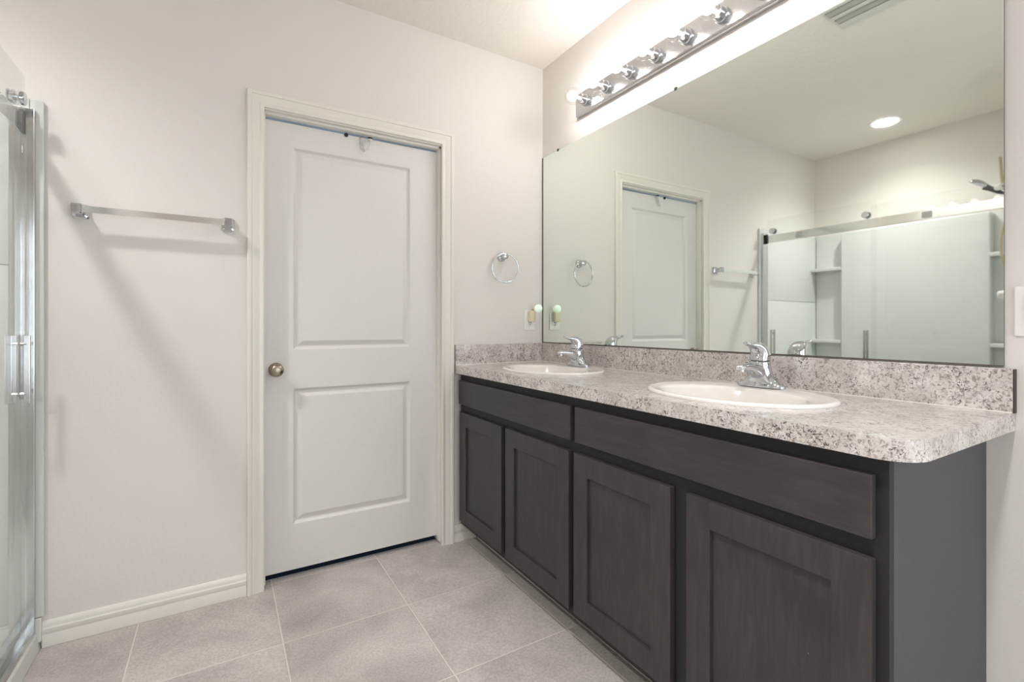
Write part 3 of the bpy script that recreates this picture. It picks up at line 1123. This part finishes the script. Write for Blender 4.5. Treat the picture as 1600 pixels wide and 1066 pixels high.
for y in (-0.098, -0.757):
    bm = bmesh.new()
    add_lathe(bm, [(0.020, 0.0), (0.022, 0.0015), (0.022, 0.010), (0.0195, 0.0125), (0.0, 0.013)], (GX + 0.004, y, 1.913), (1, 0, 0), 32)
    add_lathe(bm, [(0.010, 0.0), (0.010, 0.006), (0.024, 0.007), (0.024, 0.010), (0.019, 0.012), (0.019, 0.017), (0.024, 0.019), (0.024, 0.022)], (GX - 0.004, y, 1.913), (-1, 0, 0), 32)
    obj('roller', bm, 'chrome', slide, smooth=35)
for y in (-0.098, -0.757):
    bm = bmesh.new()
    for s, off in ((1, 0.020), (-1, 0.024)):
        xa = GX + s * off
        add_box(bm, xa - 0.008, xa + 0.008, y - 0.0055, y + 0.0055, 0.885, 1.114, 0.0012)
        for z in (0.915, 1.084):
            lo, hi = sorted((GX + s * 0.0036, xa))
            add_lathe(bm, [(0.006, 0), (0.006, hi - lo)], (lo, y, z), (1, 0, 0), 14)
    obj('handle', bm, 'chrome_soft', slide)
bm = bmesh.new()
add_box(bm, -2.254, -2.192, Y1 + 0.035, -0.035, 0.0605, 0.066)
add_box(bm, -2.254, -2.249, Y1 + 0.035, -0.035, 0.066, 0.082)
add_box(bm, -2.221, -2.213, Y1 + 0.035, -0.035, 0.066, 0.084)
add_box(bm, -2.1905, -2.187, Y1 + 0.035, -0.035, 0.0605, 0.078)
obj('bottom_track', bm, 'chrome_soft', sd)

# ------------------------------------------------------------------ shower head, hose, valve
yw = Y1 + 0.016
sh = thing('hand_shower', 'dark chrome hand held shower head on the shower end wall', 'shower head', (-2.55, yw, 2.0))
AX = -2.55
bm = bmesh.new()
add_lathe(bm, [(0.030, 0.0), (0.030, 0.004), (0.014, 0.012)], (AX, yw + 0.0005, 2.03), (0, 1, 0), 24)
add_tube(bm, [(AX, yw + 0.01, 2.03), (AX, yw + 0.07, 2.045), (AX, yw + 0.12, 2.035), (AX, yw + 0.155, 2.015)], 0.0105, 14)
obj('arm', bm, 'chrome', sh, smooth=True)
bm = bmesh.new()
add_sphere(bm, (AX, yw + 0.163, 2.008), 0.021, u=18, v=12)
obj('bracket', bm, 'white_plastic', sh, smooth=180)
bm = bmesh.new()
d = Vector((0, 1, 0.72)).normalized()
st_ = Vector((AX, yw + 0.16, 1.985))
add_tube(bm, [st_ - d * 0.09, st_, st_ + d * 0.05, st_ + d * 0.08], [0.011, 0.0135, 0.015, 0.020], 16)
hd = obj('hand_piece', bm, 'dark', sh, smooth=True)
nrm = Vector((0, 0.55, -0.83)).normalized()
bm = bmesh.new()
add_lathe(bm, [(0.020, -0.024), (0.046, -0.012), (0.052, 0.0), (0.051, 0.008), (0.045, 0.012), (0.0, 0.013)], st_ + d * 0.115 + Vector((0, 0, 0.004)), nrm, 32)
obj('spray_face', bm, 'chrome', sh, smooth=True)
bm = bmesh.new()
pts = []
for k in range(21):
    a = k / 20
    pts.append((AX - 0.012 * math.sin(a * PI), yw + 0.085 - 0.035 * a + 0.085 * math.sin(a * PI), 1.93 - 0.62 * a))
add_tube(bm, pts, 0.007, 10)
obj('hose', bm, 'tan', sh, smooth=True)
# wand of a wall scrubber leaning above the head
wd = obj('tan_rod', add_tube(bmesh.new(), [(AX - 0.05, yw + 0.004, 1.95), (AX - 0.045, yw + 0.10, 1.965), (AX - 0.043, yw + 0.147, 2.01), (AX - 0.042, yw + 0.158, 2.10), (AX - 0.042, yw + 0.167, 2.205), (AX - 0.042, yw + 0.1675, 2.213)], [0.009, 0.009, 0.0095, 0.010, 0.0105, 0.006], 12), 'tan', None,
         origin=(AX - 0.05, yw + 0.004, 1.95), smooth=True)
tag(wd, 'tan rod rising behind the dark shower head', 'rod')
vv = thing('shower_valve', 'white knob valve on the shower end wall below the head', 'valve', (-2.50, yw, 1.34))
bm = bmesh.new()
add_lathe(bm, [(0.055, 0.0005), (0.055, 0.004), (0.048, 0.009), (0.018, 0.012), (0.016, 0.106)], (-2.50, yw, 1.335), (0, 1, 0), 32)
obj('escutcheon', bm, 'chrome', vv, smooth=35)
obj('knob', add_lathe(bmesh.new(), [(0.019, 0.0), (0.027, 0.006), (0.027, 0.038), (0.020, 0.046), (0.0, 0.048)], (-2.50, yw + 0.1065, 1.335), (0, 1, 0), 24), 'white_plastic', vv, smooth=True)
